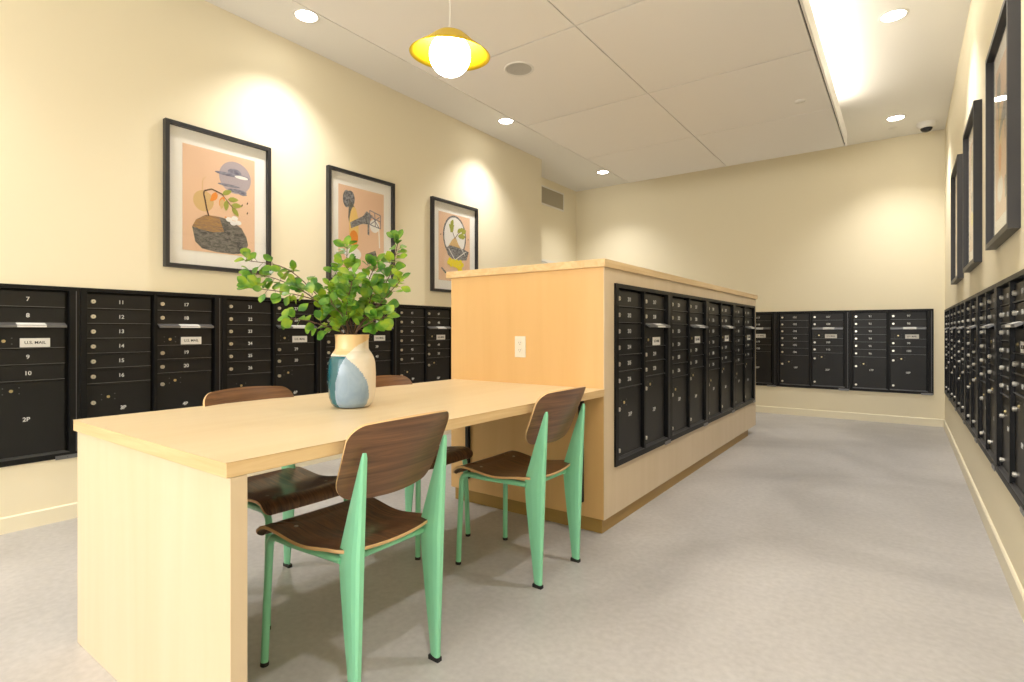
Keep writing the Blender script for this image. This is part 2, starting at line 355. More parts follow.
def m_door(w, h):
    mb = MB(); mb.box(0, w, -.018, -.008, .003, h-.003, 'door'); mb.box(0, w, -.026, -.018, .003, .0065, 'lip')
    return mb.mesh('mailbox_door')
def m_lock():
    mb = MB(); mb.disc_y(0, 0, .012, -.018, -.029, 'chrome', 16); mb.disc_y(0, 0, .0075, -.029, -.0315, 'chrome', 12); mb.box(-.001, .001, -.0322, -.0315, -.004, .004, 'ink'); return mb.mesh('cam_lock')
def m_brass():
    mb = MB(); mb.disc_y(0, 0, .0085, -.018, -.022, 'brass', 14); mb.disc_y(0, 0, .004, -.022, -.024, 'brass', 8)
    for a in (-.034, .034):
        for b in (-.016, .016): mb.disc_y(a, b, .0028, -.018, -.020, 'lip', 8)
    return mb.mesh('service_lock')
def m_hood(w):
    mb = MB()
    mb.add([(0, -.012, .020), (w, -.012, .020), (w, -.056, .004), (0, -.056, .004), (0, -.012, .016), (w, -.012, .016), (w, -.053, -.008), (0, -.053, -.008), (0, -.056, -.008), (w, -.056, -.008)],
           [(0,1,2,3), (3,2,9,8), (4,5,6,7), (8,9,6,7)], 'hood')
    mb.add([(0, -.012, .020), (0, -.056, .004), (0, -.056, -.008), (0, -.053, -.008), (0, -.012, .016), (w, -.012, .020), (w, -.056, .004), (w, -.056, -.008), (w, -.053, -.008), (w, -.012, .016)],
           [(0,1,2,3,4), (5,6,7,8,9)], 'hood')
    mb.box(w*.36, w*.73, -.0575, -.0565, -.0065, .0028, 'label')
    mb.add([(w*.36, -.0545, .0060), (w*.73, -.0545, .0060), (w*.73, -.022, .0178), (w*.36, -.022, .0178)], [(0,1,2,3)], 'label')
    return mb.mesh('slot_flap')
def m_plate(w):
    mb = MB(); mb.box(0, w, -.020, -.018, 0, .050, 'label'); return mb.mesh('mail_plate')
def unit(loc, rz, W, first, pfirst, label, group, plate=True):
    s = W/.82; t = thing('mailbox_unit', label, 'mailboxes', loc, rz, group)
    link('frame', cmesh(('f', W), lambda: m_frame(W)), t)
    lx, rx = .040*s, .414*s; lw, rw = .333*s, .338*s
    lock = cmesh('lock', m_lock); br = cmesh('br', m_brass)
    def door(x, w, z1, z0, num, lkz=None, name='door'):
        h = z1-z0; d = link(name, cmesh(('d', round(w, 4), round(h, 4)), lambda: m_door(w, h)), t, (x, DD, z0-Z0))
        return d
    def tenant(x, w, z1, z0, n):
        d = door(x, w, z1, z0, n); h = z1-z0
        link('lock', lock, d, (.028, 0, h/2)); text('number', str(n), .032, 'digits', d, (w*.52, -.0186, h/2))
    n = first
    for i in range(6): tenant(lx, lw, ROWZ[i], ROWZ[i+1], n); n += 1
    d = door(lx, lw, ROWZ[6], .395, 0, name='parcel_door')
    link('lock', lock, d, (.028, 0, .66-.395)); link('lock', lock, d, (.028, 0, .435-.395)); link('service_lock', br, d, (.105, 0, .690-.395))
    text('number', str(pfirst)+'P', .032, 'digits', d, (w_ := lw*.55, -.0186, .615-.395))
    z = 1.312
    for i in range(2): tenant(rx, rw, z-.0905*i, z-.0905*(i+1), n); n += 1
    hw = rw
    d = door(rx, rw, 1.108, .991, 0, name='outgoing_mail_door')
    link('service_lock', br, d, (.075, 0, 1.035-.991)); pl = link('plate', cmesh('pl', lambda: m_plate(.13)), d, (rw*.42, 0, .008+.001))
    text('lettering', 'U.S. MAIL', .023, 'ink', pl, (.065, -.0206, .025))
    link('slot_flap', cmesh(('h', W), lambda: m_hood(hw)), t, (rx, .020, 1.118-Z0))
    for i in range(2): tenant(rx, rw, .991-.0905*i, .991-.0905*(i+1), n); n += 1
    d = door(rx, rw, .810, .395, 0, name='parcel_door')
    link('lock', lock, d, (.028, 0, .742-.395)); link('lock', lock, d, (.028, 0, .445-.395)); link('service_lock', br, d, (.105, 0, .762-.395))
    text('number', str(pfirst+1)+'P', .032, 'digits', d, (rw*.5, -.0186, .60-.395))
    if plate:
        mb = MB(); mb.box(W-.115, W-.006, -.0155, -.0125, -.006, .016, 'hood'); mb.box(W-.062, W-.058, -.016, -.0155, .004, .008, 'ink'); link('bottom_clip', mb.mesh('clip'), t)
    return t
LW = ['black mailbox bank with doors 7 to 10, cut by the left photo edge',
      'black left-wall mailbox bank with doors 11 to 20, behind the near table corner',
      'black left-wall mailbox bank with doors 21 to 30, behind the left chair back',
      'black mailbox bank on the left wall mostly hidden behind the vase and leaves',
      'black mailbox bank on the left wall with doors 41 to 50, beside the wooden island']
for k in range(5): unit((XL, .285+.82*k, Z0), PI/2, .82, 1+10*k, 1+2*k, LW[k], 'mailbox banks on the left wall')
IXF = -1.295      # island mailbox face plane
IL = ['grey-black mailbox bank in the island side, nearest the table and walkway corner', 'second mailbox bank in the island side, counted from the table end',
      'third mailbox bank in the island side, counted from the table end', 'farthest mailbox bank in the island side, at its back corner']
IY0, IW = 2.757, .8625
for k in range(4): unit((IXF, IY0+IW*k, .341), PI/2, IW, 211+10*k, 31+2*k, IL[k], 'mailbox banks in the island').scale = (1, 1, 1.028)
BLb = ['black mailbox bank on the back wall partly hidden behind the island corner', 'middle black mailbox bank on the back wall', 'right black mailbox bank on the back wall, next to the right corner']
for k in range(3): unit((-2.185+.82*k, YB, Z0), 0, .82, 111-10*k, 21-2*k, BLb[k], 'mailbox banks on the back wall', k < 3)
RLb = ['farthest mailbox bank on the right wall, beside the back corner', 'second mailbox bank on the right wall from the back corner', 'third mailbox bank on the right wall from the back corner',
       'fourth mailbox bank on the right wall from the back corner', 'fifth mailbox bank on the right wall, its flap at the right photo edge', 'nearest mailbox bank on the right wall, cut by the right photo edge']
for k in range(6): unit((XR, 7.70-.83*k, .405), -PI/2, .83, 121+10*k, 41+2*k, RLb[k], 'mailbox banks on the right wall').scale = (1, 1, .932)

# ------------------------------------------------------------------ island
IX0, IX1, IYN, IYF_ = -2.388, IXF, 2.636, 6.285
isl = thing('mailbox_island', 'tall pale maple island with a cap shelf and mailboxes set in its side', 'counter', ((IX0+IX1)/2, (IYN+IYF_)/2, 0))
ox, oy = isl.location.x, isl.location.y
def ib(name, b, k, bw=.0015): return boxo(name, (b[0]-ox, b[1]-ox, b[2]-oy, b[3]-oy, b[4], b[5]), k, isl, bw)
ib('end_panel', (IX0, IX1-.004, IYN, IYN+.02, .08, 1.432), 'end_maple')
o = niche_wall('side_panel', IYN+.001-oy, IYF_-oy, IY0+.0005-oy, IY0+4*IW-.0005-oy, 'y', IX1-.02-ox, IX1-.0005-ox, 'maple_z', .3415, 1.353, 1.432, .08, isl)
ib('side_panel', (IX0, IX0+.02, IYN+.02, IYF_, .08, 1.432), 'maple_z')
ib('back_panel', (IX0+.02, IX1-.02, IYF_-.02, IYF_, .08, 1.432), 'maple_z')
ib('kick_board', (IX0+.02, IX1-.022, IYN+.018, IYF_-.26, 0, .08), 'kick')
o = ib('cap_shelf', (-2.416, IX1+.012, IYN-.018, IYF_+.035, 1.432, 1.474), 'maple_edge')
# brackets on the island end that hold up the table
for x, lb in ((-1.427, 'black steel support bar under the right rear table edge, on the island end'), (-2.235, 'black steel support bar under the left rear table edge, on the island end')):
    t = thing('support_bracket', lb, 'bracket', (x, IYN, 0))
    mb = MB(); mb.box(-.011, .011, -.026, -.001, .16, .730, 'rubber'); link('upright', mb.mesh('upright'), t)
    mb = MB(); mb.box(-.02, .02, -.34, -.026, .731, .741, 'rubber'); link('arm', mb.mesh('arm'), t)
# outlet
ot = thing('wall_outlet', 'white power outlet plate on the island end above the table', 'outlet', (-1.838, IYN, .997))
mb = MB(); mb.box(-.038, .038, -.006, 0, -.062, .062, 'outlet'); bev(link('cover_plate', mb.mesh('cover'), ot), .002)
for z in (-.022, .022):
    mb = MB(); n = 20; vs = [(max(-.0165, min(.0165, .019*math.cos(2*PI*j/n))), -.0085, z+.0155*math.sin(2*PI*j/n)) for j in range(n)]
    vs += [(x, -.006, zz) for x, y, zz in vs]; mb.add(vs, [tuple(range(n))] + [(j, (j+1) % n, n+(j+1) % n, n+j) for j in range(n)], 'outlet')
    mb.box(-.0075, -.0055, -.0088, -.0085, z-.001, z+.008, 'ink'); mb.box(.0055, .0075, -.0088, -.0085, z, z+.007, 'ink'); mb.disc_y(0, z-.008, .0022, -.0085, -.0088, 'ink', 8)
    link('socket', mb.mesh('socket'), ot)

# ------------------------------------------------------------------ table
TX0, TX1, TY0, TY1 = -2.353, -1.2925, .644, IYN-.001
tb = thing('table', 'long light maple table joined to the end of the island', 'table', ((TX0+TX1)/2, TY0, 0))
tx = tb.location.x
TZ0, TZ1 = .742, .780
mb = MB()     # top with edge bands mitred at the corners
x0, x1, y0, y1 = TX0-tx, TX1-tx, 0, TY1-TY0
vs = [(x0,y0,TZ0), (x1,y0,TZ0), (x1,y1,TZ0), (x0,y1,TZ0), (x0,y0,TZ1), (x1,y0,TZ1), (x1,y1,TZ1), (x0,y1,TZ1)]
mb.add(vs, [(4,5,6,7), (0,3,2,1)], 'maple_y'); mb.add(vs, [(0,1,5,4)], 'maple_x'); mb.add(vs, [(1,2,6,5), (3,0,4,7), (2,3,7,6)], 'maple_edge')
o = link('tabletop', mb.mesh('tabletop'), tb)
wd = o.modifiers.new('w', 'WELD'); wd.merge_threshold = .0001; bev(o, .002)
mb = MB(); mb.box(TX0+.006-tx, TX1-.001-tx, .010, .052, 0, TZ0-.0005, 'maple_z'); bev(link('leg', mb.mesh('table_leg'), tb, label='full-width maple panel leg'), .0015)

# ------------------------------------------------------------------ chairs (front = local +x)
def outline(w0, w1, z0, z1, rt, rb, sag=0., crown=0., n=10):
    """rounded outline in (v,s): v half width w1 top, w0 bottom"""
    pts = []
    for cx, cz, r, a0 in ((w0-rb, z0+rb, rb, -PI/2), (w1-rt, z1-rt, rt, 0), (-(w1-rt), z1-rt, rt, PI/2), (-(w0-rb), z0+rb, rb, PI)):
        for i in range(n+1):
            a = a0 + PI/2*i/n; pts.append([cx+r*math.cos(a), cz+r*math.sin(a)])
    # densify straight runs
    out = []
    for i, p in enumerate(pts):
        q = pts[(i+1) % len(pts)]; d = math.dist(p, q); k = max(1, int(d/.02))
        for j in range(k): out.append([p[0]+(q[0]-p[0])*j/k, p[1]+(q[1]-p[1])*j/k])
    W = max(w0, w1)
    for p in out:
        t = (p[1]-z0)/(z1-z0); c = 1-(p[0]/W)**2
        p[1] += crown*c*max(0, t-.5)*2 - sag*c*max(0, .5-t)*2
    return out
def shell(ol, fn, th, top, edge, bottom=None, rings=12):
    cx = sum(p[0] for p in ol)/len(ol); cy = sum(p[1] for p in ol)/len(ol); n = len(ol)
    A = []; B = []
    for k in range(rings+1):
        s = max(.001, (k/rings))
        for p in ol:
            v, t = cx+(p[0]-cx)*s, cy+(p[1]-cy)*s
            P = Vector(fn(v, t)); e = .004
            nn = (Vector(fn(v+e, t))-P).cross(Vector(fn(v, t+e))-P).normalized()
            A.append(P + nn*th/2); B.append(P - nn*th/2)
    F = [(k*n+j, k*n+(j+1) % n, (k+1)*n+(j+1) % n, (k+1)*n+j) for k in range(rings) for j in range(n)]
    mb = MB(); mb.add(A, F, top, True); mb.add(B, [f[::-1] for f in F], bottom or top, True)
    ea, eb = A[-n:], B[-n:]
    mid = [(a+b)/2 + ((a+b)/2 - (sum(ea, Vector())/n)).normalized()*.0015 for a, b in zip(ea, eb)]
    mb.add(ea+mid+eb, [(j, (j+1) % n, n+(j+1) % n, n+j) for j in range(n)] + [(n+j, n+(j+1) % n, 2*n+(j+1) % n, 2*n+j) for j in range(n)], edge, True)
    return mb
def seat_fn(v, s):      # s = path distance from the rear (0) to the front lip (.46)
    u = -.180 + min(s, .37)*.96 + (0 if s <= .37 else .055*math.sin(min(1, (s-.37)/.075)*PI/2))
    z = .453 + .009*math.cos(max(0, min(1, (s)/.37))*2*PI) - (0 if s <= .37 else .042*(1-math.cos(min(1, (s-.37)/.075)*PI/2)))
    if s < .06: u += 0
    z -= .010*(1-(v/.2)**2)*(1 if s < .37 else .3)
    return (u, v, z)
def back_fn(v, z):
    return (-.150 - (z-.60)*.44 - .042*(1-(v/.2)**2) , v, z)
so = outline(.188, .206, 0, .445, .03, .035, sag=.03); seat_me = shell(so, seat_fn, .010, 'walnut_seat', 'ply').mesh('seat')
bo = outline(.196, .202, .612, .826, .045, .055, sag=.02, crown=.012); back_me = shell(bo, back_fn, .010, 'walnut', 'ply').mesh('backrest')
REAR = [  # z, front u, rear u, thickness
    (.012, -.198, -.236, .019), (.12, -.185, -.239, .023), (.23, -.170, -.243, .027), (.34, -.157, -.247, .030), (.41, -.151, -.249, .032), (.45, -.151, -.251, .032),
    (.52, -.174, -.254, .029), (.60, -.200, -.258, .026), (.68, -.228, -.262, .022), (.735, -.247, -.265, .018), (.750, -.254, -.264, .012)]
def rear_leg(sy):
    mb = MB(); vs = []; n = 10
    for z, uf, ur, th in REAR:
        L = uf-ur
        for cu, cv in ((0, 0), (.03, .28), (.12, .44), (.3, .5), (.65, .34), (1, .12)): pass
        prof = [(1, .1), (.6, .38), (.28, .5), (.09, .46), (0, .25)]
        ring = [(ur+L*a, sy*.163+th*b, z) for a, b in prof] + [(ur+L*a, sy*.163-th*b, z) for a, b in prof[::-1]]
        vs += ring
    F = [(i*n+j, i*n+(j+1) % n, (i+1)*n+(j+1) % n, (i+1)*n+j) for i in range(len(REAR)-1) for j in range(n)]
    mb.add(vs, F + [tuple(range(n)), tuple(range(len(vs)-n, len(vs)))], 'mint'); return mb.mesh('rear_leg')
def rear_foot(sy):
    mb = MB(); mb.box(-.238, -.194, sy*.163-.0095, sy*.163+.0095, 0, .014, 'rubber'); return mb.mesh('rear_foot')
def front_leg(sy):
    r = .0125; pts = [(.213, sy*.184, .012), (.208, sy*.178, .22), (.203, sy*.172, .385)]
    for i in range(1, 7): a = PI/2*i/6; pts.append((.203-.045*(1-math.cos(a)), sy*.172, .385+.040*math.sin(a)))
    pts += [(.05, sy*.170, .424), (-.10, sy*.166, .428), (-.16, sy*.163, .428)]
    mb = MB(); mb.tube(pts, [.0125]*3+[.0125]*(len(pts)-3), 'mint', 12); return mb.mesh('front_leg')
def front_foot(sy):
    mb = MB(); mb.tube([(.2133, sy*.1842, 0), (.2128, sy*.1836, .013)], .0135, 'rubber', 12); return mb.mesh('front_foot')
def crossbar(u, h, r_):
    mb = MB(); mb.tube([(u, -h, .424), (u, h, .424)], r_, 'mint', 10); return mb.mesh('crossbar')
def screws():
    mb = MB(); 
    for u, v in ((.12, .13), (.12, -.13)):
        z = seat_fn(v, (u+.180)/.96)[2]+.005; mb.lathe([(.0005, .0022), (.006, .0018), (.0075, 0)], 'metal', 12, (u, v, z))
    return mb.mesh('screws')
cross_me, cross_me2, screw_me = crossbar(.135, .17, .010), crossbar(-.165, .16, .012), screws()
rl = {s: (rear_leg(s), rear_foot(s), front_leg(s), front_foot(s)) for s in (-1, 1)}
def chair(x, y, rz, label):
    t = thing('chair', label, 'chair', (x, y, 0), rz, 'walnut and mint green chairs at the table')
    st = link('seat', seat_me, t); link('screws', screw_me, st); link('backrest', back_me, t); link('crossbar', cross_me, t); link('crossbar', cross_me2, t)
    for s in (-1, 1):
        a = bev(link('leg', rl[s][0], t, label='wide tapering mint steel rear leg'), .0025); link('rubber_foot', rl[s][1], a)
        b = link('leg', rl[s][2], t, label='thin mint tube front leg'); link('rubber_foot', rl[s][3], b)
    return t
chair(-1.478, 1.150, PI, 'walnut and mint chair nearest the viewer, on the walkway side of the table')
chair(-1.478, 2.101, PI, 'walnut and mint chair on the walkway side, beside the island corner')
chair(-2.100, 1.272, 0, 'walnut and mint chair across the table, nearer the left photo edge')
chair(-2.095, 2.026, 0, 'walnut and mint chair across the table behind the vase, next to the island')

# ------------------------------------------------------------------ vase
KS = .912
VX, VY = -2.01*KS, 1.56*KS
vcam = math.atan2(-VY, -VX)     # direction from vase to the viewer
prof = [(.001, .003), (.070, .003), (.078, .006), (.090, .020), (.0985, .045), (.103, .09), (.104, .15), (.1015, .195), (.096, .220), (.086, .240), (.076, .253), (.0725, .262), (.0715, .29), (.0735, .318), (.0755, .324)]
def fine(pr, k=6):
    out = []
    for a, b in zip(pr, pr[1:]):
        for i in range(k): out.append((a[0]+(b[0]-a[0])*i/k, a[1]+(b[1]-a[1])*i/k))
    return out + [pr[-1]]
pf = fine(prof); NV = 180
def vcol(i, j):
    r, z = pf[i]; a = 2*PI*(j+.5)/NV - vcam; a = (a+PI) % (2*PI) - PI      # + is to the viewer's right
    x = math.sin(a)*.104; front = math.cos(a) > -.15
    if front:
        def lin(v, pts):
            if v <= pts[0][0]: return pts[0][1]
            for (p, q), (p2, q2) in zip(pts, pts[1:]):
                if v <= p2: return q+(q2-q)*(v-p)/(p2-p)
            return pts[-1][1]
        bl = lin(z, [(0, -.070), (.05, -.073), (.11, -.069), (.17, -.055), (.205, -.042), (.226, -.030)])
        cr = lin(z, [(0, .069), (.03, .073), (.057, .074), (.10, .067), (.124, .058), (.155, .041), (.177, .024), (.20, .001), (.215, -.016), (.226, -.030)])
        sd = lin(x, [(-.09, .238), (-.06, .233), (-.028, .236), (-.005, .252), (.013, .264), (.04, .276), (.07, .287), (.1, .30)])
        if z > sd: return 'sand'
        if z < .226 and bl < x < cr: return 'blue'
        if z < .228 and x <= bl: return 'teal'
    else:
        if z > .25: return 'sand'
    return 'cream'
vb = MB(); vb.lathe(pf + [(.0715, .322), (.069, .30), (.070, .262), (.085, .23)], 'cream', NV, (0, 0, 0), lambda i, j: vcol(i, j) if i < len(pf)-1 else 'sand')
vb.v = [(a*KS, b*KS, c*KS) for a, b, c in vb.v]
vz = tag(link('vase', vb.mesh('vase'), None, (VX, VY, TZ1)), 'bottle-shaped ceramic vase with sand, teal, slate blue and cream glaze patches on the table', 'vase')

# ------------------------------------------------------------------ branches in the vase
import sys
Fx, Fy = -math.sin(math.atan2(392, 543.7)), math.cos(math.atan2(392, 543.7)); Rx, Ry = math.cos(math.atan2(392, 543.7)), math.sin(math.atan2(392, 543.7))
pl = thing('leafy_branches', 'spray of round-leaved green branches standing in the patterned vase', 'plant', (VX, VY, TZ1+.27*KS))
def leaf(mb, p, d, up, L, Wd):
    d = d.normalized(); s = d.cross(up).normalized(); nrm = s.cross(d).normalized()
    o = []
    prof = [(0, .02), (.12, .16), (.3, .36), (.52, .5), (.72, .46), (.88, .28), (1, .02)]
    cup = random.uniform(.05, .25)
    for t, w in prof:
        c = p + d*L*t - nrm*L*.22*t*t
        o += [c - s*Wd*w + nrm*Wd*w*cup, c, c + s*Wd*w + nrm*Wd*w*cup]
    fs = []
    for i in range(len(prof)-1):
        a = i*3; fs += [(a, a+1, a+4, a+3), (a+1, a+2, a+5, a+4)]
    mb.add(o, fs, 'leaf', True)
def toward(px, py, dd):     # offset in the picture's right / up / depth directions, metres
    return Vector((Rx*px + Fx*dd, Ry*px + Fy*dd, py))
# each branch: list of (right, up, depth) control points from the vase mouth; mouth at z .055 above the empty
k_ = 2.44*KS/543.7
def P(x, y, dd): return toward((x-352)*k_, (337-y)*k_ + .055*KS, dd*KS)
base_pts = [P(352, 372, 0)]
BR = [
    ([(350, 335, .01), (318, 300, .02), (282, 270, .04), (238, 261, .06)], 22, 'long branch leaning far to the left'),
    ([(347, 335, -.01), (322, 306, -.03), (290, 296, -.06), (258, 292, -.08)], 13, None),
    ([(346, 335, 0), (312, 300, 0), (280, 283, 0), (250, 275, .0)], 15, None),
    ([(348, 335, 0), (344, 305, 0), (345, 275, .02), (345, 248, .03)], 19, 'upright branch'),
    ([(356, 335, .01), (372, 305, .03), (388, 275, .05), (396, 241, .05)], 22, 'tall branch leaning right'),
    ([(357, 335, -.02), (376, 315, -.05), (390, 300, -.07), (404, 285, -.08)], 13, None),
    ([(350, 335, -.03), (352, 312, -.08), (358, 295, -.12), (362, 280, -.13)], 17, None),
    ([(346, 337, -.04), (335, 330, -.09), (318, 324, -.12), (302, 322, -.13)], 11, 'short yellow-green branch drooping left'),
    ([(358, 337, -.04), (372, 327, -.08), (384, 322, -.10), (392, 320, -.10)], 11, None),
    ([(352, 335, .03), (358, 300, .07), (366, 275, .09), (372, 262, .10)], 15, None),
    ([(350, 335, .04), (338, 305, .08), (325, 285, .10), (330, 270, .10)], 13, None),
    ([(352, 336, -.02), (346, 318, -.06), (338, 306, -.09), (340, 292, -.10)], 15, None),
    ([(354, 336, .02), (366, 318, .0), (372, 300, -.02), (374, 290, -.02)], 15, None),
]
for cps, nl, lb in BR:
    pts = [P(352 + (cps[0][0]-352)*.3, 368, 0)] + [P(*c) for c in cps]
    path = []                            # Catmull-Rom
    ext = [pts[0]*2-pts[1]] + pts + [pts[-1]*2-pts[-2]]
    for i in range(1, len(ext)-2):
        for j in range(6):
            t = j/6; a, b, c, d_ = ext[i-1], ext[i], ext[i+1], ext[i+2]
            path.append(.5*((2*b) + (c-a)*t + (2*a-5*b+4*c-d_)*t*t + (3*b-a-3*c+d_)*t**3))
    path.append(pts[-1])
    n = len(path)
    sb = MB(); sb.tube(path, [.0034 - .0022*i/n for i in range(n)], 'twig', 6)
    br = link('branch', sb.mesh('branch'), pl, label=lb)
    lm = MB()
    start = int(n*.30)
    for q in range(nl):
        f = start + (n-1-start)*(q+.6)/nl; i = min(n-2, int(f)); p = path[i].lerp(path[i+1], f-i); dr = (path[i+1]-path[i]).normalized()
        for sgn in (-1, 1):
            if random.random() < .12: continue
            side = dr.orthogonal().normalized(); side.rotate(Matrix.Rotation(random.uniform(0, PI*2), 3, dr))
            if q % 2: side.rotate(Matrix.Rotation(PI/2, 3, dr))
            side = side*sgn
            d2 = (dr*.55 + side*.9 + Vector((0, 0, .1)) + Vector([random.uniform(-.3, .3) for _ in range(3)])).normalized()
            view = Vector((-(VX+p.x), -(VY+p.y), .25)).normalized()
            up = (Vector((0, 0, 1))*.6 + view*.9 + Vector([random.uniform(-.5, .5) for _ in range(3)])).normalized()
            if abs(up.dot(d2)) > .93: up = Vector((0, 0, 1))
            st = random.uniform(.01, .028); pe = p + d2*st
            lm.tube([p, pe], .0008, 'twig', 4, False)
            L = random.uniform(.034, .055); leaf(lm, pe, d2, up, L, L*random.uniform(.72, .9))
            if random.random() < .45:
                d3 = (dr*.7+side*.5+Vector([random.uniform(-.5, .5) for _ in range(3)])).normalized(); leaf(lm, pe, d3, up, L*.85, L*.7)
    leaf(lm, path[-1], (path[-1]-path[-3]), Vector((.2, -.6, .7)), .05, .036)
    link('leaves', lm.mesh('leaves'), br)

# ------------------------------------------------------------------ pictures (local x right, z up, viewer at -y)
def ell(mb, cx, cz, rx, rz, y, k, n=36, a0=0, a1=2*PI):
    vs = [(cx+rx*math.cos(a0+(a1-a0)*i/n), y, cz+rz*math.sin(a0+(a1-a0)*i/n)) for i in range(n + (0 if a1-a0 > 6.28 else 1))]
    mb.add(vs, [tuple(range(len(vs)))], k)
def poly(mb, pts, y, k): mb.add([(x, y, z) for x, z in pts], [tuple(range(len(pts)))], k)
def stroke(mb, pts, w, y, k):
    for a, b in zip(pts, pts[1:]):
        dx, dz = b[0]-a[0], b[1]-a[1]; l = math.hypot(dx, dz) or 1; nx, nz = -dz/l*w/2, dx/l*w/2
        poly(mb, [(a[0]+nx, a[1]+nz), (b[0]+nx, b[1]+nz), (b[0]-nx, b[1]-nz), (a[0]-nx, a[1]-nz)], y, k)
def leaf2(mb, x, z, a, L, w, y, k):
    pts = []
    for t, s in ((0, 0), (.25, .8), (.5, 1), (.8, .6), (1, 0), (.8, -.6), (.5, -1), (.25, -.8)):
        px, pz = L*t, w*s/2; pts.append((x+px*math.cos(a)-pz*math.sin(a), z+px*math.sin(a)+pz*math.cos(a)))
    poly(mb, pts, y, k)
# art coordinates: u,v in 0..1 of the printed rectangle, from the upper left
def art_a(A):
    def U(u, v): return (A.x0+u*(A.x1-A.x0), A.z1-v*(A.z1-A.z0))
    mb, w, y = A.mb, A.x1-A.x0, A.y
    c = U(.71, .22); ell(mb, *c, .115, .115, y-.0004, 'lilac')
    for u, v, rx, rz in ((.60, .20, .09, .012), (.70, .17, .05, .028), (.80, .20, .06, .015), (.62, .31, .08, .010), (.74, .35, .07, .014), (.82, .37, .03, .010)):
        ell(mb, *U(u, v), rx, rz, y-.0008-rx*.002, 'navy', 20)
    ell(mb, *U(.80, .205), .05, .012, y-.0016, 'whiteink', 18)
    ell(mb, *U(.27, .51), .068, .072, y-.0004, 'tan')
    poly(mb, [U(*p) for p in ((.12, .77), (.17, .70), (.30, .64), (.45, .64), (.62, .65), (.80, .72), (.87, .80), (.90, .88), (.84, .97), (.70, .99), (.45, .99), (.25, .97), (.16, .91))], y-.0006, 'rock')
    poly(mb, [U(*p) for p in ((.12, .77), (.17, .70), (.30, .64), (.48, .64), (.55, .78), (.40, .80), (.25, .79))], y-.0010, 'roofc')
    poly(mb, [U(*p) for p in ((.48, .64), (.62, .65), (.80, .72), (.87, .80), (.70, .80), (.55, .78))], y-.0012, 'rock')
    stroke(mb, [U(*p) for p in ((.34, .65), (.31, .58), (.29, .50), (.27, .44), (.28, .41), (.38, .38), (.52, .41))], .010, y-.0014, 'twig')
    stroke(mb, [U(*p) for p in ((.52, .41), (.62, .49), (.72, .55))], .005, y-.0014, 'twig')
    stroke(mb, [U(*p) for p in ((.25, .41), (.26, .30), (.31, .27))], .003, y-.0014, 'tan')
    q_ = 0
    for u, v, a, k in ((.44, .40, -2.0, 'orange'), (.46, .42, -2.3, 'orange'), (.55, .43, -2.0, 'orange'), (.53, .45, -1.7, 'tan'), (.58, .46, -1.6, 'olive'), (.60, .45, .1, 'olive'), (.65, .50, .05, 'olive'), (.66, .52, -.9, 'olive'), (.52, .41, .5, 'olive')):
        q_ = q_ + .00006; leaf2(mb, *U(u, v), a, .078, .036, y-.0018-q_, k)
    for u, v in ((.62, .65), (.70, .63), (.68, .68), (.75, .67)): q_ += .00006; ell(mb, *U(u, v), .024, .017, y-.0019-q_, 'whiteink', 14)
    stroke(mb, [U(.56, .63), U(.64, .65)], .008, y-.0021, 'orange')
    for u, v in ((.80, .50), (.88, .47), (.88, .57)): leaf2(mb, *U(u, v), 1.2, .022, .010, y-.001, 'twig')
def art_b(A):
    def U(u, v): return (A.x0+u*(A.x1-A.x0), A.z1-v*(A.z1-A.z0))
    mb, y = A.mb, A.y
    ell(mb, *U(.17, .16), .040, .075, y-.0004, 'greyink'); ell(mb, *U(.25, .15), .045, .07, y-.0007, 'greyink')
    poly(mb, [U(*p) for p in ((.22, .15), (.36, .26), (.34, .44), (.24, .50), (.20, .38))], y-.0010, 'rock')
    ell(mb, *U(.32, .50), .050, .185, y-.0013, 'sandink'); ell(mb, *U(.32, .62), .045, .065, y-.0016, 'orange')
    poly(mb, [U(*p) for p in ((.24, .44), (.52, .33), (.60, .26), (.72, .30), (.66, .42), (.50, .43), (.26, .51))], y-.0019, 'greyink')
    ell(mb, *U(.78, .43), .055, .06, y-.0019, 'whiteink')
    for a, b in (((.67, .24), (.92, .28)), ((.92, .28), (.92, .45)), ((.92, .45), (.67, .42)), ((.67, .42), (.67, .24)), ((.67, .32), (.92, .36)), ((.78, .26), (.80, .44)), ((.68, .42), (.90, .30)), ((.72, .30), (.88, .44))):
        stroke(mb, [U(*a), U(*b)], .008, y-.0023, 'navy')
    poly(mb, [U(*p) for p in ((.62, .40), (.66, .40), (.66, .56), (.62, .55))], y-.0021, 'greyink')
    stroke(mb, [U(.88, .44), U(.90, .70)], .012, y-.0008, 'paper')
    ell(mb, *U(.30, .82), .09, .06, y-.0005, 'whiteink'); poly(mb, [U(*p) for p in ((.58, .80), (.80, .74), (.86, .86), (.62, .93))], y-.0006, 'rock')
